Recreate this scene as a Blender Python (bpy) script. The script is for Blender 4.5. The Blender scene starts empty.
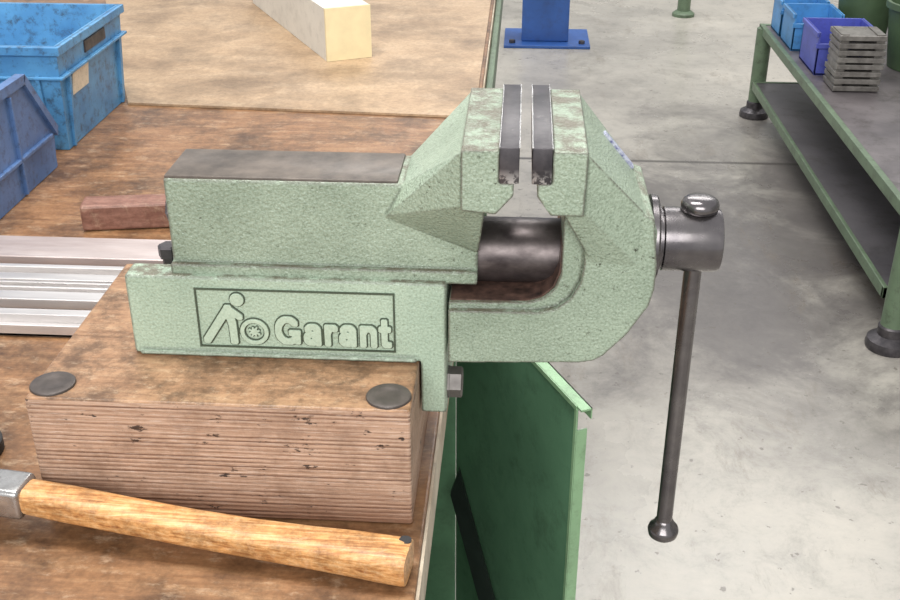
import bpy, bmesh, math, random
from mathutils import Vector, Matrix
random.seed(4)
scene=bpy.context.scene
COL=scene.collection
pi=math.pi

# ------------------------------------------------------------ materials
def srgb(r,g,b):
    f=lambda c:(c/255/12.92) if c/255<=.04045 else ((c/255+.055)/1.055)**2.4
    return (f(r),f(g),f(b),1)
def newmat(name):
    m=bpy.data.materials.new(name);m.use_nodes=True
    nt=m.node_tree;b=nt.nodes['Principled BSDF'];return m,nt,b
def N(nt,t,**k):
    n=nt.nodes.new(t)
    for a,v in k.items():setattr(n,a,v)
    return n
def coords(nt,scale=(1,1,1),rot=(0,0,0)):
    tc=N(nt,'ShaderNodeTexCoord');mp=N(nt,'ShaderNodeMapping')
    mp.inputs['Scale'].default_value=scale;mp.inputs['Rotation'].default_value=rot
    nt.links.new(tc.outputs['Object'],mp.inputs['Vector']);return mp.outputs['Vector']
def noise(nt,vec,scale,detail=6,rough=.6,dist=0):
    n=N(nt,'ShaderNodeTexNoise');n.inputs['Scale'].default_value=scale;n.inputs['Detail'].default_value=detail
    n.inputs['Roughness'].default_value=rough;n.inputs['Distortion'].default_value=dist
    nt.links.new(vec,n.inputs['Vector']);return n.outputs['Fac']
def ramp(nt,fac,stops,interp='LINEAR'):
    r=N(nt,'ShaderNodeValToRGB');r.color_ramp.interpolation=interp
    e=r.color_ramp.elements
    while len(e)<len(stops):e.new(.5)
    for i,(p,c) in enumerate(stops):
        e[i].position=p;e[i].color=c if len(c)==4 else (*c,1)
    nt.links.new(fac,r.inputs['Fac']);return r.outputs['Color']
def mul(nt,a,b,op='MULTIPLY'):
    m=N(nt,'ShaderNodeMath',operation=op)
    for s,v in zip(m.inputs,(a,b)):
        if hasattr(v,'is_linked'):nt.links.new(v,s)
        else:s.default_value=v
    return m.outputs[0]
def mixc(nt,fac,a,b,mode='MIX'):
    m=N(nt,'ShaderNodeMix',data_type='RGBA',blend_type=mode)
    for s,v in ((m.inputs[0],fac),(m.inputs[6],a),(m.inputs[7],b)):
        if hasattr(v,'is_linked'):nt.links.new(v,s)
        else:s.default_value=v
    return m.outputs[2]
def bump(nt,b,h,strength=.3,dist=.001):
    n=N(nt,'ShaderNodeBump');n.inputs['Strength'].default_value=strength;n.inputs['Distance'].default_value=dist
    nt.links.new(h,n.inputs['Height']);nt.links.new(n.outputs['Normal'],b.inputs['Normal'])
W=(1,1,1,1);K=(0,0,0,1)
def simple(name,c,rough=.5,metal=0,var=.15,vs=12,dark=None,dirt=.0,bs=0,dm=3.3):
    m,nt,b=newmat(name);v=coords(nt)
    c2=dark or tuple(x*(1-var*2) for x in c[:3])+(1,)
    col=ramp(nt,noise(nt,v,vs),[(.3,c2),(.65,c)])
    if dirt>0:
        d=ramp(nt,noise(nt,v,vs*dm,9,.78),[(.5,K),(.66,W)])
        col=mixc(nt,mul(nt,d,dirt),col,srgb(50,45,38))
    nt.links.new(col,b.inputs['Base Color']);b.inputs['Roughness'].default_value=rough;b.inputs['Metallic'].default_value=metal
    if bs:bump(nt,b,noise(nt,v,bs,3),.25,.001)
    return m
def vise_paint(name,light,dark,speck=.5,top=.5,pt=True,bs=.75,cc=.7):
    m,nt,b=newmat(name);v=coords(nt)
    col=ramp(nt,noise(nt,v,9,5,.6),[(.34,dark),(.6,light)])
    cell=ramp(nt,noise(nt,v,620,2,.6),[(.34,(.66,.69,.64,1)),(.5,(.95,.96,.95,1)),(.66,(1.16,1.16,1.16,1))])
    col=mixc(nt,cc,col,cell,'MULTIPLY')
    ch=ramp(nt,noise(nt,v,190,8,.8),[(.58,K),(.64,W)])
    big=ramp(nt,noise(nt,v,13,6,.7),[(.42,(.15,)*3),(.58,W)])
    col=mixc(nt,mul(nt,mul(nt,ch,big),speck),col,srgb(60,64,50))
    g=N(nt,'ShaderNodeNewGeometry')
    if pt:
        e=ramp(nt,g.outputs['Pointiness'],[(.508,K),(.54,W)])
        en=ramp(nt,noise(nt,v,80,6,.75),[(.34,K),(.48,W)])
        col=mixc(nt,mul(nt,mul(nt,e,en),.85),col,srgb(96,94,84))
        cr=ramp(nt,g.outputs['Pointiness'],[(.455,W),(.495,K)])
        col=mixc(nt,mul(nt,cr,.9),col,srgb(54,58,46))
    sp=N(nt,'ShaderNodeSeparateXYZ');nt.links.new(g.outputs['Normal'],sp.inputs[0])
    tz=ramp(nt,sp.outputs['Z'],[(.8,K),(.95,W)])
    tn=ramp(nt,noise(nt,v,50,8,.75),[(.42,K),(.56,W)])
    col=mixc(nt,mul(nt,mul(nt,tz,tn),top),col,srgb(98,90,76))
    nt.links.new(col,b.inputs['Base Color']);b.inputs['Roughness'].default_value=.34
    if bs:bump(nt,b,noise(nt,v,440,2,.5),bs,.0015)
    return m
M={}
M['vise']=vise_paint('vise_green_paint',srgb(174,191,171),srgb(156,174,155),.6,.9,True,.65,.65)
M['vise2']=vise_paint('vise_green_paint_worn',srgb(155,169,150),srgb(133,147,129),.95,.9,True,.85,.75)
M['letter']=vise_paint('raised_letter_paint',srgb(182,199,179),srgb(168,185,165),.25,0,False,.15,.35)
def steel(name,light,dark,rough=.32,metal=.85,stretch=(1,1,1),vs=40):
    m,nt,b=newmat(name);v=coords(nt,stretch)
    col=ramp(nt,noise(nt,v,vs,7,.65),[(.3,dark),(.7,light)])
    nt.links.new(col,b.inputs['Base Color']);b.inputs['Metallic'].default_value=metal
    r=ramp(nt,noise(nt,v,vs*1.7,5),[(.3,(max(rough-.08,.03),)*3),(.7,(rough+.1,)*3)])
    nt.links.new(r,b.inputs['Roughness']);return m
M['steel']=steel('worn_dark_steel',srgb(126,122,122),srgb(88,84,88),.24,.9,(1,1,1),25)
def jawsteel():
    m,nt,b=newmat('jaw_plate_steel');v=coords(nt)
    col=ramp(nt,noise(nt,v,40,7,.65),[(.3,srgb(54,52,56)),(.7,srgb(94,90,92))])
    s=N(nt,'ShaderNodeSeparateXYZ');nt.links.new(v,s.inputs[0])
    low=ramp(nt,mul(nt,mul(nt,s.outputs['Z'],-.256,'ADD'),40),[(.0,W),(.45,K)])
    chip=ramp(nt,noise(nt,v,150,6,.7),[(.45,K),(.52,W)])
    col=mixc(nt,mul(nt,low,chip),col,srgb(205,202,200))
    ed=ramp(nt,noise(nt,v,90,8,.8),[(.62,K),(.68,W)])
    col=mixc(nt,mul(nt,ed,.6),col,srgb(168,164,162))
    nt.links.new(col,b.inputs['Base Color']);b.inputs['Metallic'].default_value=.6;b.inputs['Roughness'].default_value=.4
    return m
M['jawp']=jawsteel()
M['steeldk']=steel('blackened_steel',srgb(94,90,92),srgb(54,52,56),.42,.6)
M['boltst']=steel('dull_grey_steel',srgb(120,116,112),srgb(84,80,78),.45,.5)
M['topplate']=steel('oily_cast_top',srgb(116,106,97),srgb(72,66,61),.42,.35)
M['slide']=steel('worn_slide_steel',srgb(116,108,107),srgb(62,55,56),.4,.75,(1,1,2),34)
M['rust']=simple('oily_rust',srgb(112,86,76),.38,.3,.3,110,srgb(46,38,36),.5)
M['chrome']=steel('polished_steel',srgb(205,205,205),srgb(150,148,146),.25,.9)
M['groove']=simple('engraved_dark_green',srgb(74,85,68),.6,0,.2,60)
M['black']=simple('black_rubber',srgb(40,40,42),.6,0,.2,30)
M['stay']=simple('dark_green_grey_steel',srgb(44,54,48),.5,0,.2,30)
M['disc']=simple('dark_painted_disc',srgb(92,84,80),.4,.4,.25,60,None,.3)
def wood(name,c1,c2,c3,stretch,scale=8,rough=.6,stain=.5,bs=.3,ss=9,scuff=0,scol=(214,190,160),st3=(.25,.5,.75),fn=.7):
    m,nt,b=newmat(name);v=coords(nt,stretch)
    n1=noise(nt,v,scale,9,.7,.4)
    col=ramp(nt,n1,[(st3[0],c1),(st3[1],c2),(st3[2],c3)])
    v2=coords(nt)
    st=ramp(nt,noise(nt,v2,ss,9,.78),[(.44,K),(.62,W)])
    col=mixc(nt,mul(nt,st,stain),col,tuple(x*.34 for x in c1[:3])+(1,))
    if scuff:
        v3=coords(nt,(1,2,1));s3=ramp(nt,noise(nt,v3,ss*2.7,9,.78),[(.54,K),(.66,W)])
        col=mixc(nt,mul(nt,s3,scuff),col,srgb(*scol))
    fine=ramp(nt,noise(nt,v2,160,5,.7),[(.35,(.66,.64,.62,1)),(.6,W)])
    col=mixc(nt,fn,col,fine,'MULTIPLY')
    nt.links.new(col,b.inputs['Base Color']);b.inputs['Roughness'].default_value=rough
    bump(nt,b,n1,bs,.001);return m
M['bench']=wood('oiled_bench_wood',srgb(108,75,50),srgb(144,105,72),srgb(172,136,100),(1,7,7),14,.38,.8,.3,11,.35)
M['hardboard']=wood('worn_hardboard',srgb(156,128,100),srgb(181,153,122),srgb(195,169,140),(1,1.6,1),5,.5,.65,.1,3.5,.2,(212,192,164))
M['blocktop']=wood('riser_top_wood',srgb(120,86,60),srgb(158,121,90),srgb(182,148,114),(1,9,9),16,.4,.75,.3,38,.35)
M['handle']=wood('ash_handle_wood',srgb(166,108,60),srgb(214,158,98),srgb(232,190,138),(1.4,46,46),9,.45,.55,.2,48,.25,(240,214,178),(.36,.5,.64))
M['redwood']=wood('red_brown_wood',srgb(102,66,54),srgb(134,94,80),srgb(164,124,108),(2,10,10),12,.45,.3,.3,12,.3)
def lam():
    m,nt,b=newmat('laminated_beech_edge');v=coords(nt)
    w=N(nt,'ShaderNodeTexWave',wave_type='BANDS',bands_direction='Z');w.inputs['Scale'].default_value=86
    w.inputs['Distortion'].default_value=1.0;w.inputs['Detail'].default_value=5;w.inputs['Detail Scale'].default_value=1.0;w.inputs['Detail Roughness'].default_value=.85
    nt.links.new(v,w.inputs['Vector'])
    f=coords(nt,(1.0,1,120));n=noise(nt,f,9,10,.8)
    lay=ramp(nt,noise(nt,coords(nt,(.6,1,55)),7,3,.5),[(.35,(.3,)*3),(.6,W)])
    wv=mixc(nt,lay,(.6,.6,.6,1),w.outputs['Color'])
    c=ramp(nt,wv,[(.03,srgb(118,86,68)),(.35,srgb(180,146,122)),(.9,srgb(200,168,144))])
    c=mixc(nt,.85,c,ramp(nt,n,[(.38,(.5,.42,.36,1)),(.52,W)]),'MULTIPLY')
    f2=coords(nt,(1.5,1,40));n2=noise(nt,f2,30,6,.78)
    c=mixc(nt,mul(nt,ramp(nt,n2,[(.53,K),(.64,W)]),.6),c,srgb(228,212,198))
    k=coords(nt,(1,1,2.4));ch=ramp(nt,noise(nt,k,52,6,.72),[(.615,K),(.645,W)])
    c=mixc(nt,ch,c,srgb(54,40,33))
    bl=ramp(nt,noise(nt,v,14,9,.8),[(.46,K),(.64,W)])
    c=mixc(nt,mul(nt,bl,.5),c,srgb(102,74,56))
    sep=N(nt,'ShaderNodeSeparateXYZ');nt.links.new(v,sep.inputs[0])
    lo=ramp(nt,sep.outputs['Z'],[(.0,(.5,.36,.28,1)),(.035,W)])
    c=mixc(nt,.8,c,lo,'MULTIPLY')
    nt.links.new(c,b.inputs['Base Color']);b.inputs['Roughness'].default_value=.6
    bump(nt,b,mul(nt,wv,n,'ADD'),.55,.0009);return m
M['lam']=lam()
def floor_mat():
    m,nt,b=newmat('worn_concrete');v=coords(nt)
    n1=noise(nt,v,1.0,9,.6,.2)
    c=ramp(nt,n1,[(.3,srgb(154,149,142)),(.47,srgb(176,171,162)),(.68,srgb(193,187,176))])
    n2=noise(nt,v,9,11,.82,.3)
    c=mixc(nt,.75,c,ramp(nt,n2,[(.34,(.6,.6,.6,1)),(.5,(.92,.92,.92,1)),(.66,(1.05,1.04,1.03,1))]),'MULTIPLY')
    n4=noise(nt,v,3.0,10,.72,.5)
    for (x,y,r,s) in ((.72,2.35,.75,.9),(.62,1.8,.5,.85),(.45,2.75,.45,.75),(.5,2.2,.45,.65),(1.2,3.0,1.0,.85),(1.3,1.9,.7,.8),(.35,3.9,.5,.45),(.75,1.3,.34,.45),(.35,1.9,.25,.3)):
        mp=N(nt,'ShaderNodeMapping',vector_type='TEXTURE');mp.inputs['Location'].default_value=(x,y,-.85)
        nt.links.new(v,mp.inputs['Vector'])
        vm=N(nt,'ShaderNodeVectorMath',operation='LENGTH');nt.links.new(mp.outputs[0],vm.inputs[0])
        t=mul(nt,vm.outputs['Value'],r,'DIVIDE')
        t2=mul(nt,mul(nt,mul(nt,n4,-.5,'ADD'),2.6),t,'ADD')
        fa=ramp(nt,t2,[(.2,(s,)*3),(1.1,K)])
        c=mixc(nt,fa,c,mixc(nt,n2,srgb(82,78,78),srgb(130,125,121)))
    v5=coords(nt,(1,.3,1),(0,0,.5));st=ramp(nt,noise(nt,v5,8,11,.82,.3),[(.55,K),(.66,(.5,)*3)])
    c=mixc(nt,st,c,srgb(120,110,98))
    sp=ramp(nt,noise(nt,v,34,4,.6),[(.65,K),(.69,(.7,)*3)])
    c=mixc(nt,sp,c,srgb(104,98,92))
    s=N(nt,'ShaderNodeSeparateXYZ');nt.links.new(v,s.inputs[0])
    for out,pos in (('Y',3.05),('X',2.6)):
        dd=mul(nt,s.outputs[out],-pos,'ADD')
        ab=N(nt,'ShaderNodeMath',operation='ABSOLUTE');nt.links.new(dd,ab.inputs[0])
        fa=ramp(nt,ab.outputs[0],[(.005,(.9,)*3),(.016,K)])
        c=mixc(nt,fa,c,srgb(84,80,77))
    nt.links.new(c,b.inputs['Base Color'])
    rr=ramp(nt,n1,[(.35,(.22,)*3),(.6,(.36,)*3)]);nt.links.new(rr,b.inputs['Roughness'])
    bump(nt,b,n2,.2,.003);return m
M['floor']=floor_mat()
M['wall']=simple('painted_wall',srgb(206,208,204),.7,0,.04,3)
M['bluecrate']=simple('blue_plastic_worn',srgb(92,154,198),.42,0,.15,14,srgb(66,122,170),.75,0,5)
M['bluecrate2']=simple('dark_blue_plastic',srgb(90,122,170),.42,0,.2,12,srgb(62,92,138),.65,0,5)
M['bluebin']=simple('blue_bin_plastic',srgb(84,154,214),.4,0,.15,8,None,.35)
M['purplebin']=simple('violet_blue_plastic',srgb(88,98,190),.4,0,.15,8,None,.3)
M['bluepaint']=simple('blue_paint',srgb(52,96,168),.4,0,.15,6,None,.25)
M['greenpaint']=simple('green_machine_paint',srgb(106,126,100),.45,0,.15,10,None,.5)
M['greencab']=simple('green_cabinet_paint',srgb(100,144,108),.4,0,.15,10,None,.3)
M['greendoor']=simple('green_sheet_metal',srgb(112,158,124),.27,0,.18,4,None,.3)
M['greenedge']=simple('light_green_edge_paint',srgb(144,182,140),.4,0,.1,15,None,.3)
M['greenbucket']=simple('dark_green_plastic',srgb(80,102,72),.5)
M['white']=simple('white_laminate',srgb(216,211,200),.5,0,.06,10,None,.2)
M['edge']=simple('worn_edge_band',srgb(206,194,174),.6,0,.2,10,srgb(150,128,104),.5)
M['cream']=simple('cream_foam',srgb(226,210,168),.7,0,.06,30)
M['paper']=simple('paper_label',srgb(232,218,194),.8,0,.06,60,None,.3)
M['deck']=simple('grey_steel_deck',srgb(126,119,120),.38,.2,.2,4,srgb(84,79,82),.6)
M['deckdk']=simple('dark_steel_deck',srgb(104,101,104),.45,.2,.2,4,srgb(78,76,80),.45)
M['alu']=steel('aluminium',srgb(228,224,222),srgb(200,196,194),.34,.7,(.4,4,4),14)
M['alupink']=steel('dull_steel_bar',srgb(208,196,192),srgb(176,160,156),.4,.5,(.5,3,3),14)
M['plate']=steel('raw_steel_plate',srgb(150,146,140),srgb(96,92,88),.35,.5,(1,1,1),30)
M['decal']=simple('printed_decal',srgb(200,204,214),.5,0,.2,300,srgb(70,72,130))

# ------------------------------------------------------------ mesh helpers
def mkobj(name,bm,mat,parent=None,smooth=None,mats=None):
    me=bpy.data.meshes.new(name);bmesh.ops.recalc_face_normals(bm,faces=bm.faces[:]);bm.to_mesh(me);bm.free()
    o=bpy.data.objects.new(name,me);COL.objects.link(o)
    for mm in (mats or [mat]):me.materials.append(mm)
    if smooth is not None:
        for p in me.polygons:p.use_smooth=True
        try:
            me.set_sharp_from_angle(angle=math.radians(smooth))
        except Exception:pass
    if parent:o.parent=parent;o.matrix_parent_inverse=parent.matrix_world.inverted()
    return o
def B(bm,x0,x1,y0,y1,z0,z1,bev=0,seg=2):
    r=bmesh.ops.create_cube(bm,size=1)
    vs=r['verts']
    for v in vs:v.co=Vector(((x0+x1)/2+v.co.x*(x1-x0),(y0+y1)/2+v.co.y*(y1-y0),(z0+z1)/2+v.co.z*(z1-z0)))
    if bev:
        es=list({e for v in vs for e in v.link_edges})
        bmesh.ops.bevel(bm,geom=es,offset=bev,segments=seg,profile=.5,affect='EDGES')
def hull(bm,pts):
    t=bmesh.new();vs=[t.verts.new(p) for p in pts];r=bmesh.ops.convex_hull(t,input=vs)
    bmesh.ops.delete(t,geom=[g for g in r['geom_interior'] if isinstance(g,bmesh.types.BMVert)],context='VERTS')
    me=bpy.data.meshes.new('t');t.to_mesh(me);t.free();bm.from_mesh(me);bpy.data.meshes.remove(me)
def extr(bm,poly,axis,a,b):
    def co(p,t):
        return {'y':(p[0],t,p[1]),'x':(t,p[0],p[1]),'z':(p[0],p[1],t)}[axis]
    A=[bm.verts.new(co(p,a)) for p in poly];Bv=[bm.verts.new(co(p,b)) for p in poly]
    n=len(poly)
    bm.faces.new(A);bm.faces.new(Bv[::-1])
    for i in range(n):bm.faces.new((A[i],Bv[i],Bv[(i+1)%n],A[(i+1)%n]))
def lathe(bm,prof,origin,axis='z',seg=40,ell=1):
    rings=[]
    def co(r,h,t):
        c,s_=math.cos(t)*r,math.sin(t)*r*ell
        v={'z':(c,s_,h),'x':(h,c,s_),'y':(c,h,s_)}[axis]
        return Vector(origin)+Vector(v)
    for r,h in prof:
        if r<1e-6:rings.append([bm.verts.new(co(0,h,0))])
        else:rings.append([bm.verts.new(co(r,h,2*pi*i/seg)) for i in range(seg)])
    for a,b in zip(rings,rings[1:]):
        for i in range(seg):
            j=(i+1)%seg
            if len(a)==1 and len(b)==1:continue
            if len(a)==1:bm.faces.new((a[0],b[i],b[j]))
            elif len(b)==1:bm.faces.new((a[i],a[j],b[0]))
            else:bm.faces.new((a[i],a[j],b[j],b[i]))
    for r in (rings[0],rings[-1]):
        if len(r)>1:
            bm.faces.new(r)
def tube(bm,p0,p1,r,seg=20):
    p0=Vector(p0);p1=Vector(p1);d=p1-p0
    q=d.to_track_quat('Z','Y').to_matrix().to_4x4();q.translation=(p0+p1)/2
    bmesh.ops.create_cone(bm,cap_ends=True,segments=seg,radius1=r,radius2=r,depth=d.length,matrix=q)
def empty(name,loc):
    e=bpy.data.objects.new(name,None);e.location=loc;e.empty_display_size=.05;COL.objects.link(e)
    bpy.context.view_layer.update();return e
def tag(o,label,cat,group=None):
    o['label']=label;o['category']=cat
    if group:o['group']=group
def casting(name,bm,mat,parent,vox=.0010,it=2):
    o=mkobj(name+'_tmp',bm,mat)
    o.modifiers.new('t','TRIANGULATE')
    r=o.modifiers.new('r','REMESH');r.mode='VOXEL';r.voxel_size=vox
    s=o.modifiers.new('s','SMOOTH');s.iterations=it;s.factor=.5
    dg=bpy.context.evaluated_depsgraph_get()
    me=bpy.data.meshes.new_from_object(o.evaluated_get(dg))
    me.name=name
    n=bpy.data.objects.new(name,me);COL.objects.link(n)
    old=o.data;bpy.data.objects.remove(o);bpy.data.meshes.remove(old)
    for p in me.polygons:p.use_smooth=True
    me.materials.clear();me.materials.append(mat)
    n.parent=parent;n.matrix_parent_inverse=parent.matrix_world.inverted();return n

# ------------------------------------------------------------ floor
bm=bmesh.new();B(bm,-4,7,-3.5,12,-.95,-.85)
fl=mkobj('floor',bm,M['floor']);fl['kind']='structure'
bm=bmesh.new();B(bm,-4,7,12,12.1,-.95,3.2)
t=mkobj('wall_back',bm,M['wall']);t['kind']='structure'
bm=bmesh.new();B(bm,7,7.1,-3.5,12,-.95,3.2)
t=mkobj('wall_right',bm,M['wall']);t['kind']='structure'

# ------------------------------------------------------------ bench
bench=empty('workbench',(-.8,.9,-.85))
tag(bench,'long workbench with an oiled brown wooden top and green steel frame','workbench')
bm=bmesh.new();B(bm,-1.9,-.06,-.7,2.6,-.045,0,.002)
mkobj('worktop',bm,M['bench'],bench)
bm=bmesh.new();B(bm,-.0598,-.0575,-.7,2.6,-.043,-.003)
o=mkobj('edge_strip',bm,M['edge'],bench);o['label']='pale worn edge banding of the worktop'
bm=bmesh.new();B(bm,-.13,-.075,.75,2.55,-.12,-.046,.003);B(bm,-.0573,-.045,1.0,2.55,-.075,-.02,.002)
mkobj('frame_rail',bm,M['greenpaint'],bench)
for i,(x,y) in enumerate(((-.12,.78),(-.12,2.5),(-1.8,.0),(-1.8,2.5))):
    bm=bmesh.new();B(bm,x-.03,x+.03,y-.03,y+.03,-.85,-.046,.003)
    mkobj('leg' ,bm,M['greenpaint'],bench)
bm=bmesh.new()
extr(bm,[(-.612,.924),(-.103,.891),(-.066,1.02),(-.066,2.5),(-1.24,2.5),(-.909,1.664)],'z',.0005,.004)
o=mkobj('hardboard_sheet',bm,M['hardboard']);tag(o,'light brown hardboard sheet lying on the wooden worktop','board')

# cabinet under bench
cab=empty('tool_cabinet',(-.4,.48,-.85));tag(cab,'green sheet metal cabinet under the workbench, door standing open','cabinet')
bm=bmesh.new()
B(bm,-.75,-.080,.66,.675,-.85,-.047);B(bm,-.75,-.090,.22,.235,-.85,-.047);B(bm,-.75,-.735,.235,.66,-.85,-.047);B(bm,-.735,-.085,.235,.66,-.85,-.80)
mkobj('body',bm,M['greencab'],cab)
nE=Vector((.076,.335,0));d=Vector((-.045,.0925,0)).normalized();nrm=Vector((d.y,-d.x,0))
L=.352
def DP(s_,o_,z):return nE+d*s_+nrm*o_+Vector((0,0,z))
def slab(bm,s0,s1,o0,o1,z0,z1):
    hull(bm,[DP(a,b,c) for a in (s0,s1) for b in (o0,o1) for c in (z0,z1)])
bm=bmesh.new();slab(bm,0,L,0,.002,-.80,-.153)
door=mkobj('door',bm,M['greendoor'],cab)
bm=bmesh.new()
slab(bm,-.0015,.0005,0,.014,-.80,-.184)
slab(bm,-.0015,.0035,-.0012,.0005,-.80,-.155)
slab(bm,-.010,L,0,.014,-.1535,-.151)
slab(bm,-.010,L,.0125,.014,-.165,-.151)
slab(bm,0,L,-.0012,.0005,-.157,-.151)
mkobj('door_flange',bm,M['greenedge'],door)
bm=bmesh.new();hull(bm,[Vector(p)+Vector(q) for p in ((-.074,.605,-.465),(.002,.462,-.660)) for q in ((-.010,0,-.026),(.003,0,.020),(-.010,.010,-.026),(.003,.010,.020))])
mkobj('door_stay',bm,M['stay'],cab)

# ------------------------------------------------------------ riser block
blk=empty('riser_block',(-.2,.04,0));tag(blk,'laminated brown wooden block under the bench vise, oil stained','wooden block')
bm=bmesh.new();B(bm,-.345,-.069,-.068,.155,.0005,.1,.0022,3)
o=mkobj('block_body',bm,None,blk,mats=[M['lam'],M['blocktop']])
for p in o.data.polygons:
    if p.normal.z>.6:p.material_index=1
for x,y in ((-.331,-.0490),(-.086,-.0500)):
    bm=bmesh.new();r=.0163
    lathe(bm,[(r,.0995),(r,.1008),(r*.97,.1016),(r*.85,.1021),(r*.55,.1024),(r*.5,.1021),(0,.1024)],(x,y,0))
    mkobj('bolt_cap',bm,M['disc'],blk,40)

# ------------------------------------------------------------ VISE
vise=empty('bench_vise',(-.17,.04,.1))
tag(vise,'green cast iron bench vise bolted on a laminated wooden block','bench vise')
bm=bmesh.new()
B(bm,-.286,-.20,0,.022,.1002,.166,.0015)
B(bm,-.252,-.048,0,.08,.1002,.166,.0015)
B(bm,-.288,-.24,.02,.078,.1002,.122,.002)
B(bm,-.0675,-.048,0,.08,.055,.105,.0015)
B(bm,-.281,-.07,-.0030,.02,.1002,.1035,.001)
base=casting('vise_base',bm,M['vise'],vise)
bm=bmesh.new()
B(bm,-.251,-.026,.010,.07,.165,.2385,.0015)
B(bm,-.252,-.026,.0055,.0745,.163,.1735,.001)
hull(bm,[(-.092,.0095,.214),(-.092,.0705,.214),(-.080,.012,.2375),(-.080,.068,.2375),
         (-.036,-.028,.277),(-.036,.108,.277),(-.02,-.028,.277),(-.02,.108,.277),
         (-.036,-.028,.238),(-.036,.108,.238),(-.02,-.028,.238),(-.02,.108,.238),(-.0255,.0085,.188),(-.0255,.0715,.188)])
extr(bm,[(-.0365,.279),(-.0112,.279),(-.0112,.2565),(-.0015,.2565),(-.0015,.248),(-.013,.2345),(-.0365,.2365)],'y',-.031,.111)
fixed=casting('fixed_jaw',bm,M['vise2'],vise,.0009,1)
bm=bmesh.new()
B(bm,-.2505,-.083,.0115,.0685,.236,.2405,.0012)
o=mkobj('bar_top',bm,M['topplate'],vise,30);o['label']='dark oily machined top of the vise beam'
bm=bmesh.new();lathe(bm,[(.027,-.2),(.027,.07)],(0,.0405,.1765),'x',64,.88)
o=mkobj('slide_bar',bm,M['slide'],vise,40);o['label']='worn dark steel sliding bar'
bm=bmesh.new()
hull(bm,[(.030,-.028,.277),(.030,.108,.277),(.046,-.028,.277),(.046,.108,.277),(.030,-.028,.238),(.030,.108,.238),(.045,-.028,.237),(.045,.108,.237),
         (.093,-.008,.224),(.093,.09,.222),(.0985,-.006,.214),(.0985,.088,.212),(.0985,-.006,.175),(.0985,.088,.175),(.055,-.0105,.19),(.055,.09,.19)])
extr(bm,[(.0465,.279),(.0235,.279),(.0235,.2565),(.0140,.2565),(.0140,.248),(.0235,.2345),(.0455,.2345)],'y',-.031,.111)
outer=[(.049,.245),(.095,.226),(.0995,.19),(.0993,.172),(.0965,.159),(.083,.1355),(.067,.117),(.060,.1125),(.050,.1105),(-.046,.107),(-.046,.1505),(.018,.151),(.031,.1545),(.041,.163),(.0475,.176),(.049,.19)]
extr(bm,outer,'y',-.0115,.09)
inner=[(.034,.245),(.06,.245),(.06,.18),(.05,.15),(.03,.13),(-.046,.13),(-.046,.155),(.010,.156),(.022,.16),(.030,.168),(.034,.18)]
extr(bm,inner,'y',-.0065,.083)
mov=casting('moving_jaw',bm,M['vise2'],vise,.0009,2)
bm=bmesh.new();extr(bm,[(-.045,.1562),(.008,.1562),(.020,.1602),(.0285,.1685),(.0325,.18),(.0335,.20),(.0345,.20),(.0345,.155),(-.045,.155)],'y',-.003,.08)
o=mkobj('slide_way',bm,M['rust'],vise);o['label']='oily reddish brown guide surface'
for x0,x1 in ((-.0112,.0018),(.0102,.0232)):
    bm=bmesh.new();B(bm,x0,x1,-.0318,.1118,.2568,.282,.0008,2)
    jp=mkobj('jaw_plate',bm,M['jawp'],vise,30)
    bm=bmesh.new()
    xi=x1 if x0<0 else x0
    B(bm,xi-.0004,xi+.0004,-.0321,.1120,.2815,.2822)
    xo=x0 if x0<0 else x1
    B(bm,xo-.0003,xo+.0003,-.0321,.1120,.2812,.2822)
    e=mkobj('worn_edge',bm,M['chrome'],jp)
bm=bmesh.new()
a=Vector((.0465,0,.2775));b_=Vector((.093,0,.2235));dv=(b_-a);nn=Vector((-dv.z,0,dv.x)).normalized()
if nn.z<0:nn=-nn
hull(bm,[a+dv*t_+nn*h+Vector((0,y,0)) for t_ in(.38,.86) for h in(-.0015,.0012) for y in(.072,.080)])
mkobj('decal',bm,M['decal'],mov)
bm=bmesh.new();lathe(bm,[(.018,.096),(.031,.0975),(.0325,.0985),(.0325,.1025),(.031,.104),(.0245,.104),(.0245,.106),(.0220,.1065),(.0220,.1075),(.0238,.1085),(.0238,.1465),(.0228,.1495),(.0215,.150),(0,.150)],(0,.04,.189),'x',64)
sp=mkobj('spindle_head',bm,M['steel'],vise,35)
bm=bmesh.new();tube(bm,(.1335,.04,.218),(.1335,.04,-.086),.0066,28)
rod=mkobj('handle_bar',bm,M['steel'],vise,40)
bm=bmesh.new();lathe(bm,[(.0066,.2095),(.0095,.2105),(.0130,.2125),(.0138,.2148),(.0138,.2175),(.0125,.2200),(.0100,.2218),(.0060,.2226),(0,.2228)],(.1335,.04,0),'z',36)
mkobj('handle_knob',bm,M['steel'],rod,50)
bm=bmesh.new();lathe(bm,[(.0066,-.070),(.0082,-.072),(.0085,-.075),(.0122,-.078),(.0130,-.081),(.0122,-.0855),(.009,-.0885),(.004,-.0895),(0,-.0897)],(.1335,.04,0),'z',36)
mkobj('handle_knob',bm,M['steel'],rod,50)
bm=bmesh.new();lathe(bm,[(.0125,-.048),(.0125,-.0465),(.0120,-.0462),(.0120,-.0375),(.0105,-.0365),(0,-.0365)],(0,.014,.075),'x',6)
mkobj('hex_bolt',bm,M['boltst'],vise)
bm=bmesh.new();lathe(bm,[(.011,.0),(.011,-.006),(.009,-.008),(0,-.008)],(-.250,.035,.205),'x',6)
mkobj('end_bolt',bm,M['steeldk'],vise)
bm=bmesh.new();lathe(bm,[(.0105,.122),(.0105,.131),(.0095,.132),(.0060,.132),(.0060,.158),(.0085,.158),(.0085,.166),(.007,.1675),(0,.168)],(-.268,.052,0),'z',6)
mkobj('clamp_bolt',bm,M['steeldk'],vise)
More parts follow.
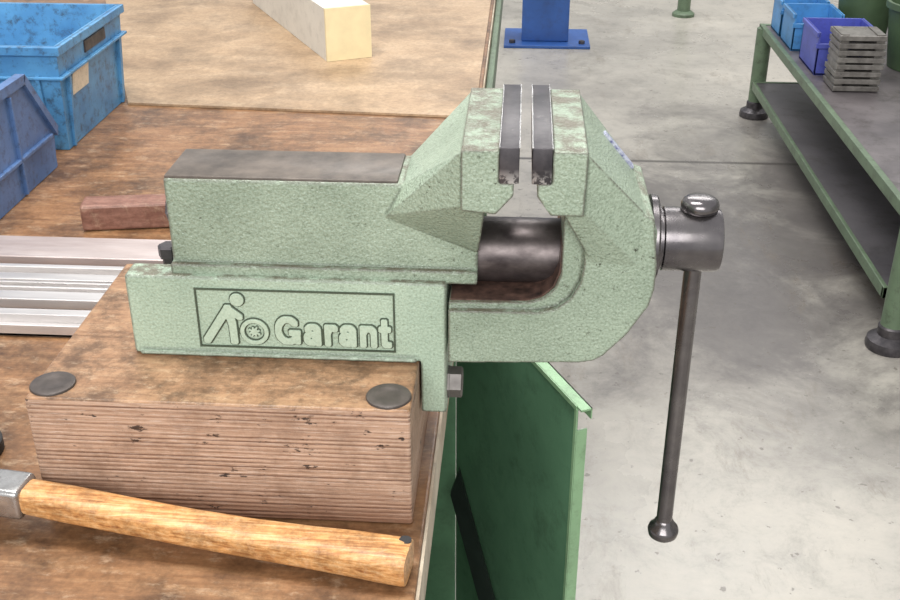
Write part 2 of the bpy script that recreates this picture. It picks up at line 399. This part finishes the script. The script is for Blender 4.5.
# --- raised lettering: letter strokes merged into one relief
def stroke(bm,pts,w,y0,y1,closed=False,sq=False):
    n=len(pts)
    rng=range(n if closed else n-1)
    if sq:
        h=w/2;c_=h*.62;br=[(h,c_),(c_,h),(-c_,h),(-h,c_),(-h,-c_),(-c_,-h),(c_,-h),(h,-c_)]
    else:br=[(math.cos(2*pi*k/12)*w/2,math.sin(2*pi*k/12)*w/2) for k in range(12)]
    for i in rng:
        a=pts[i];b=pts[(i+1)%n]
        hull(bm,[(p[0]+q[0],y,p[1]+q[1]) for p in(a,b) for q in br for y in(y0,y1)])
def arc(cx,cz,rx,rz,a0,a1,n=12):return [(cx+rx*math.cos(math.radians(a0+(a1-a0)*i/n)),cz+rz*math.sin(math.radians(a0+(a1-a0)*i/n))) for i in range(n+1)]
LET={'G':(23.2,[arc(11.2,11.7,7.7,9.0,40,335,16),[(18.8,10.0),(18.8,3.2)],[(19.1,10.0),(14.4,10.0)]]),
 'a':(16.4,[arc(6.8,6.0,3.7,3.5,0,360,14),[(12.2,2.4),(12.2,11)],arc(8.0,11.6,4.2,3.8,0,155,7)]),
 'r':(12,[[(3.6,2.4),(3.6,15.2)],[(3.6,11)]+arc(7.4,11.2,3.2,4.0,150,50,5)]),
 'n':(16.4,[[(3.6,2.4),(3.6,15.2)],[(3.6,11.5)]+arc(8.2,11.2,4.1,4.0,140,0,7)+[(12.3,2.4)]]),
 't':(9.6,[[(4.4,20.5),(4.4,5)]+arc(6.6,4.6,2.2,2.2,180,300,5),[(2.2,14.8),(7.2,14.8)]])}
def word(bm,txt,ox,oz,sx,sz,w,y0,y1):
    cx=0
    for ch in txt:
        wd,st=LET[ch]
        for s in st:
            stroke(bm,[(ox+(cx+p[0])*sx,oz+p[1]*sz) for p in s],w,y0,y1,False,True)
        cx+=wd
    return cx
tw=sum(LET[c][0] for c in 'Garant')
sx=.0878/tw;sz=.00106
bm=bmesh.new();word(bm,'Garant',-.1770,.1118,sx,sz,.0066,.0015,-.0009);casting('lettering_outline',bm,M['groove'],base,.0003,1)
bm=bmesh.new();word(bm,'Garant',-.1770,.1118,sx,sz,.0049,.0015,-.0021);casting('lettering',bm,M['letter'],base,.0003,1)
def circ(cx,cz,r,n=28):return [(cx+r*math.cos(2*pi*i/n),cz+r*math.sin(2*pi*i/n)) for i in range(n)]
def emb(bm,dw,y1):
    # leaning A-shaped figure
    stroke(bm,[(-.2282,.1142),(-.2105,.1415)],.0054+dw,.0015,y1,False,True)
    stroke(bm,[(-.2105,.1415),(-.2078,.1280),(-.2075,.1142)],.0058+dw,.0015,y1,False,True)
    stroke(bm,[(-.2100,.1410),(-.2020,.1345)],.0046+dw,.0015,y1,False,True)
    stroke(bm,circ(-.2030,.1488,.0026,16),.0054+dw,.0015,y1,True)
    stroke(bm,circ(-.1918,.1222,.0092),.0032+dw,.0015,y1,True)
    for k in range(8):
        a=2*pi*k/8+.3;r=.0042 if k%2 else .0036;stroke(bm,[(-.1918,.1222),(-.1918+r*math.cos(a),.1222+r*math.sin(a))],.0015+dw*.5,.0015,y1)
bm=bmesh.new();emb(bm,.0018,-.0009);casting('emblem_outline',bm,M['groove'],base,.0003,1)
bm=bmesh.new();emb(bm,0,-.0021);casting('emblem',bm,M['letter'],base,.0003,1)
bm=bmesh.new()
for a,b in (((-.2345,.1080),(-.0860,.1093)),((-.2345,.1561),(-.0860,.1574))):
    B(bm,a[0],b[0],-.0012,.0015,a[1],b[1])
for x in (-.2345,-.0873):B(bm,x,x+.0013,-.0011,.0014,.1085,.157)
mkobj('emblem_frame',bm,M['groove'],base)

# ------------------------------------------------------------ hammer
ham=empty('hammer',(-.2,-.104,0));tag(ham,'hammer with pale ash handle and steel head lying on the worktop','hammer')
bm=bmesh.new()
p0=Vector((-.350,-.0865,.0275));p1=Vector((-.0655,-.1250,.0135))
ax=(p1-p0);ax.z=0;Ln=ax.length;ax.normalize();sd=Vector((-ax.y,ax.x,0)).normalized();up=Vector((0,0,1))
prof=[(0,.0116,.010,0),(.03,.0120,.0105,0),(.12,.0124,.0108,0),(.28,.0124,.0104,-.001),(.45,.0126,.0102,-.002),(.6,.0130,.0105,-.002),(.75,.0138,.0113,-.001),(.86,.0150,.0122,0),(.94,.0158,.0126,0),(.99,.0159,.0126,0),(1,.0153,.0119,0)]
rings=[];S=40
for t_,w,h,of in prof:
    c=p0+ax*(Ln*t_)+sd*of;c.z=p0.z+(p1.z-p0.z)*t_**.8+.0006
    ring=[]
    for i in range(S):
        a=2*pi*i/S;ca,sa=math.cos(a),math.sin(a)
        ex=.55
        ring.append(bm.verts.new(c+sd*(w*math.copysign(abs(ca)**ex,ca))+up*(h*math.copysign(abs(sa)**ex,sa))))
    rings.append(ring)
for a,b in zip(rings,rings[1:]):
    for i in range(S):bm.faces.new((a[i],a[(i+1)%S],b[(i+1)%S],b[i]))
bm.faces.new(rings[0]);bm.faces.new(rings[-1])
h=mkobj('handle',bm,M['handle'],ham,50)
bm=bmesh.new();cc=p1+sd*.009;tube(bm,(cc.x-.0045,cc.y,.022),(cc.x-.0045,cc.y,.0268),.0044)
mkobj('hanging_hole',bm,M['black'],h)
bm=bmesh.new()
R=Matrix((( ax.x,sd.x,0),(ax.y,sd.y,0),(0,0,1)))
def HB(bm,a0,a1,b0,b1,z0,z1,bev):
    t=bmesh.new();B(t,a0,a1,b0,b1,z0,z1,bev,3)
    for v in t.verts:v.co=R@v.co+Vector((p0.x,p0.y,0))
    me=bpy.data.meshes.new('t');t.to_mesh(me);t.free();bm.from_mesh(me);bpy.data.meshes.remove(me)
HB(bm,-.06,.004,-.0142,.0142,.015,.040,.004)
HB(bm,-.095,-.055,-.055,.05,.001,.046,.005)
mkobj('head',bm,M['chrome'],ham,40)

# ------------------------------------------------------------ small things on bench
bm=bmesh.new();B(bm,0,.15,0,.034,.0008,.032,.003)
for v in bm.verts:
    c_,s_=math.cos(.17),math.sin(.17);v.co=Vector((-.505+v.co.x*c_-v.co.y*s_,.438+v.co.x*s_+v.co.y*c_,v.co.z))
o=mkobj('wooden_bar',bm,M['redwood'],None);tag(o,'short reddish brown wooden bar lying on the worktop','wooden bar')
bm=bmesh.new();B(bm,-1.2,-.26,.336,.389,.0008,.016,.001)
o=mkobj('flat_bar',bm,M['alupink']);tag(o,'wide flat pinkish grey steel bar lying on the worktop','metal bar')
bm=bmesh.new()
B(bm,-1.2,-.26,.238,.318,.0008,.006,.0005)
for y0,y1,z1 in ((.238,.243,.016),(.2475,.262,.013),(.268,.271,.014),(.279,.282,.014),(.288,.303,.013),(.311,.318,.016)):
    B(bm,-1.2,-.26,y0,y1,.001,z1,.0006)
o=mkobj('aluminium_profile',bm,M['alu']);tag(o,'ribbed aluminium profile rail lying on the worktop','metal bar')
bm=bmesh.new();B(bm,-1.2,-.26,.190,.224,.0008,.004,.0005);B(bm,-1.2,-.26,.190,.193,.0008,.013,.0005);B(bm,-1.2,-.26,.212,.224,.0008,.013,.0005)
o=mkobj('aluminium_channel',bm,M['alu']);tag(o,'narrow aluminium channel lying on the worktop','metal bar')
bm=bmesh.new();lathe(bm,[(.026,.0008),(.026,.010),(.022,.013),(0,.014)],(-.436,.0,0),'z',32)
o=mkobj('rubber_foot',bm,M['black'],None,40);tag(o,'small black round rubber disc on the worktop','rubber disc')

def crate(name,x0,x1,y0,y1,h,mat,label,lab=False):
    e=empty(name,((x0+x1)/2,(y0+y1)/2,.0));tag(e,label,'crate')
    bm=bmesh.new();T=.004;tp=.008
    zb=.0008
    o=[(x0+tp,y0+tp),(x1-tp,y0+tp),(x1-tp,y1-tp),(x0+tp,y1-tp)]
    O=[(x0,y0),(x1,y0),(x1,y1),(x0,y1)]
    i0=[(x0+tp+T,y0+tp+T),(x1-tp-T,y0+tp+T),(x1-tp-T,y1-tp-T),(x0+tp+T,y1-tp-T)]
    I=[(x0+T,y0+T),(x1-T,y0+T),(x1-T,y1-T),(x0+T,y1-T)]
    vb=[bm.verts.new((*p,zb)) for p in o];vt=[bm.verts.new((*p,h)) for p in O];it=[bm.verts.new((*p,h)) for p in I];ib=[bm.verts.new((*p,zb+T)) for p in i0]
    bm.faces.new(vb);bm.faces.new(ib)
    for a,b in ((vb,vt),(vt,it),(it,ib)):
        for k in range(4):bm.faces.new((a[k],a[(k+1)%4],b[(k+1)%4],b[k]))
    for zc,hh in ((h-.012,.012),(h-.045,.004)):
        for (a0,a1,b0,b1) in ((x0-.005,x1+.005,y0-.005,y0+.002),(x0-.005,x1+.005,y1-.002,y1+.005),(x0-.005,x0+.002,y0,y1),(x1-.002,x1+.005,y0,y1)):
            B(bm,a0,a1,b0,b1,zc,zc+hh,.001)
    for k in range(5):
        yy=y0+(y1-y0)*(k+.5)/5
        if k in(0,4):hull(bm,[(x1-tp+.004,yy-.003,zb+.001),(x1-tp+.004,yy+.003,zb+.001),(x1+.004,yy-.003,h-.04),(x1+.004,yy+.003,h-.04),(x1-.01,yy-.003,h-.04),(x1-.01,yy+.003,h-.04),(x1-.014,yy,zb+.001)])
    for k in range(6):
        xx=x0+(x1-x0)*(k+.5)/6
        hull(bm,[(xx-.003,y0+tp-.004,zb+.001),(xx+.003,y0+tp-.004,zb+.001),(xx-.003,y0-.004,h-.04),(xx+.003,y0-.004,h-.04),(xx-.003,y0+.01,h-.04),(xx+.003,y0+.01,h-.04),(xx,y0+.014,zb+.001)])
    mkobj('shell',bm,mat,e,None)
    bm=bmesh.new();B(bm,x1-.006,x1+.0005,(y0+y1)/2-.03,(y0+y1)/2+.055,h-.034,h-.016,.002)
    mkobj('grip_opening',bm,M['steeldk'],e)
    if lab:
        bm=bmesh.new();hull(bm,[(x1-.003,y0+.04,.070),(x1-.003,y0+.10,.070),(x1+.0012,y0+.04,.102),(x1+.0012,y0+.10,.102),(x1-.006,y0+.04,.085),(x1-.006,y0+.10,.085)])
        mkobj('paper_label',bm,M['paper'],e)
    return e
crate('plastic_crate',-1.0,-.618,.705,.96,.148,M['bluecrate'],'light blue plastic crate with a paper label, dirty, on the worktop',True)
e=empty('storage_bin',(-.75,.52,0));tag(e,'dark blue plastic storage bin with sloped open front on the worktop','storage bin')
bm=bmesh.new()
prof2=[(.41,.0008),(.645,.0008),(.655,.05),(.585,.14),(.41,.14)]
extr(bm,prof2,'x',-.622,-.617);extr(bm,prof2,'x',-.90,-.895)
B(bm,-.898,-.618,.41,.645,.0008,.005);B(bm,-.898,-.618,.41,.415,.0008,.14);B(bm,-.898,-.618,.645,.65,.0008,.05)
stk=[(.41,.14),(.585,.14),(.655,.05)]
for a,b in zip(stk,stk[1:]):
    for xx in (-.624,-.902):
        hull(bm,[(xx+dx,p[0]+dy,p[1]+dz) for p in(a,b) for dx in(0,.012) for dy,dz in((0,0),(.004,.004),(0,-.008))])
for k in range(2):
    B(bm,-.618,-.612,.45+k*.09,.454+k*.09,.003,.128,.001)
B(bm,-.618,-.612,.415,.64,.045,.05,.001)
mkobj('shell',bm,M['bluecrate2'],e)

A0=Vector((-.338,1.178,0));A1=Vector((-.575,1.636,0));wv=Vector((.074,.038,0))
e=empty('foam_block',tuple((A0+A1)/2));tag(e,'long white block with a cream end face on the hardboard sheet','block')
bm=bmesh.new();hull(bm,[p+q+Vector((0,0,z)) for p in(A0+ (A1-A0)*.012,A1) for q in(Vector(),wv) for z in(.0045,.0965)])
mkobj('block_body',bm,M['white'],e)
bm=bmesh.new();hull(bm,[p+q+Vector((0,0,z)) for p in(A0,A0+(A1-A0)*.0115) for q in(Vector(),wv) for z in(.0045,.097)])
mkobj('end_face',bm,M['cream'],e)

# ------------------------------------------------------------ blue column
e=empty('blue_post',(.12,4.73,-.85));tag(e,'blue painted steel post bolted to the concrete floor','post')
bm=bmesh.new();B(bm,.005,.235,4.68,4.86,-.835,1.2,.006);mkobj('column',bm,M['bluepaint'],e)
bm=bmesh.new();B(bm,-.08,.34,4.6,4.95,-.85,-.835,.003);mkobj('base_plate',bm,M['bluepaint'],e)
for x,y in((-.04,4.65),(.30,4.65)):
    bm=bmesh.new();lathe(bm,[(.015,-.835),(.015,-.82),(0,-.818)],(x,y,0),'z',6);mkobj('anchor_bolt',bm,M['steeldk'],e)
e=empty('machine_leg',(.88,5.35,-.85));tag(e,'green steel machine leg with a round foot on the floor','machine leg')
bm=bmesh.new();tube(bm,(.88,5.35,-.84),(.88,5.35,.3),.035);mkobj('post',bm,M['greenpaint'],e,40)
bm=bmesh.new();lathe(bm,[(.06,-.85),(.06,-.835),(.04,-.82),(0,-.82)],(.88,5.35,0),'z',28);mkobj('foot',bm,M['greenpaint'],e,40)

# ------------------------------------------------------------ rack
rk=empty('shelf_rack',(1.3,2.66,-.85));tag(rk,'green steel tube rack with two grey decks holding boxes','shelf rack')
for x,y in((.945,1.74),(.945,3.60),(1.72,1.74),(1.72,3.60)):
    bm=bmesh.new();tube(bm,(x,y,-.845),(x,y,-.497),.030,28)
    lg=mkobj('leg',bm,M['greenpaint'],rk,40)
    bm=bmesh.new();lathe(bm,[(.056,-.8498),(.058,-.84),(.055,-.825),(.034,-.812),(.034,-.79),(.0295,-.785)],(x,y,0),'z',32);mkobj('foot',bm,M['steeldk'],lg,40)
def deck(z,x0,x1,y0,y1,mat,nm,fr):
    bm=bmesh.new();B(bm,x0+.01,x1-.01,y0+.01,y1-.01,z-.012,z-.002);
    o=mkobj(nm,bm,mat,rk)
    bm=bmesh.new()
    B(bm,x0,x0+fr,y0,y1,z-.030,z+.002,.002);B(bm,x1-fr,x1,y0,y1,z-.030,z+.002,.002);B(bm,x0,x1,y0,y0+fr,z-.030,z+.0015,.002);B(bm,x0,x1,y1-fr,y1,z-.030,z+.0015,.002)
    mkobj('deck_frame',bm,M['greenpaint'],o,None)
deck(-.49,.93,1.75,1.70,3.64,M['deck'],'upper_deck',.018)
deck(-.70,.915,1.73,1.77,3.57,M['deckdk'],'lower_deck',.012)
def small_bin(x0,x1,y0,y1,z,h,mat,label,grp=None):
    bm=bmesh.new();T=.006
    B(bm,x0,x1,y0,y1,z,z+T);B(bm,x0,x0+T,y0,y1,z,z+h,.001);B(bm,x1-T,x1,y0,y1,z,z+h,.001);B(bm,x0,x1,y0,y0+T,z,z+h*.75,.001);B(bm,x0,x1,y1-T,y1,z,z+h,.001)
    B(bm,x0-.006,x1+.006,y0-.006,y0+.004,z+h*.75-.015,z+h*.75,.001);B(bm,x0-.006,x0+.004,y0,y1,z+h-.015,z+h,.001);B(bm,x1-.004,x1+.006,y0,y1,z+h-.015,z+h,.001)
    B(bm,(x0+x1)/2-.03,(x0+x1)/2+.03,y0-.003,y0,z+h*.3,z+h*.5)
    o=mkobj('storage_bin',bm,mat);tag(o,label,'storage bin',grp)
zt=-.4915
small_bin(.965,1.13,3.24,3.42,zt,.13,M['bluebin'],'blue plastic storage bin on the green rack','blue bins on the rack')
small_bin(.965,1.13,3.45,3.60,zt,.13,M['bluebin'],'blue plastic storage bin on the green rack','blue bins on the rack')
small_bin(.975,1.17,2.93,3.15,zt,.14,M['purplebin'],'violet blue plastic storage bin behind stacked steel plates')
for k in range(8):
    dx=random.uniform(-.003,.003);dy=random.uniform(-.004,.004)
    bm=bmesh.new();z0=zt+.0005+k*.0225
    B(bm,.992+dx,1.135+dx,2.74+dy,2.87+dy,z0+.003,z0+.0185,.0012)
    for q in (0,1):B(bm,.995+q*.11,1.02+q*.11,2.75,2.86,z0,z0+.022)
    o=mkobj('steel_plate',bm,M['plate']);tag(o,'thin raw steel plate in a stack on the rack','metal plate','stacked steel plates')
for (x,y,r) in ((1.25,3.40,.11),(1.36,3.05,.145),(1.62,3.08,.11),(1.54,3.42,.13)):
    bm=bmesh.new();lathe(bm,[(r*.75,zt+.001),(r*.93,zt+.20),(r,zt+.20),(r,zt+.22),(r*.92,zt+.22),(r*.7,zt+.01),(0,zt+.01)],(x,y,0),'z',32)
    o=mkobj('bucket',bm,M['greenbucket'],None,40);tag(o,'dark green plastic bucket standing on the rack','bucket','green buckets on the rack')

# ------------------------------------------------------------ lights, world, camera
w=bpy.data.worlds.new('w');scene.world=w;w.use_nodes=True
bg=w.node_tree.nodes['Background'];bg.inputs[0].default_value=(.98,.985,1,1);bg.inputs[1].default_value=.78
def area(name,loc,rot,sx,sy,p,col=(1,1,1)):
    l=bpy.data.lights.new(name,'AREA');l.shape='RECTANGLE';l.size=sx;l.size_y=sy;l.energy=p;l.color=col
    o=bpy.data.objects.new(name,l);o.location=loc;o.rotation_euler=rot;COL.objects.link(o)
area('overhead_light',(-.4,.4,2.2),(0,0,0),1.2,.5,60,(1,.985,.955))  # unseen overhead light, added to give the bench directional contact shadows
area('overhead_light',(.8,5.0,3.0),(0,0,0),3.5,1.2,145,(1,.985,.96))  # second unseen overhead light, brightens the rear floor
area('window_light',(-.2,-2.8,1.8),(math.radians(65),0,math.radians(-6)),2.6,1.6,98,(1,.985,.965))
cam=bpy.data.cameras.new('camera');co=bpy.data.objects.new('camera',cam);COL.objects.link(co)
cam.sensor_width=36;cam.lens=1091/900*36;cam.clip_start=.02
co.location=(0,-.703,.52);co.rotation_euler=(math.radians(90-27.5),0,math.radians(3.7))
scene.camera=co
scene.view_settings.view_transform='Standard'
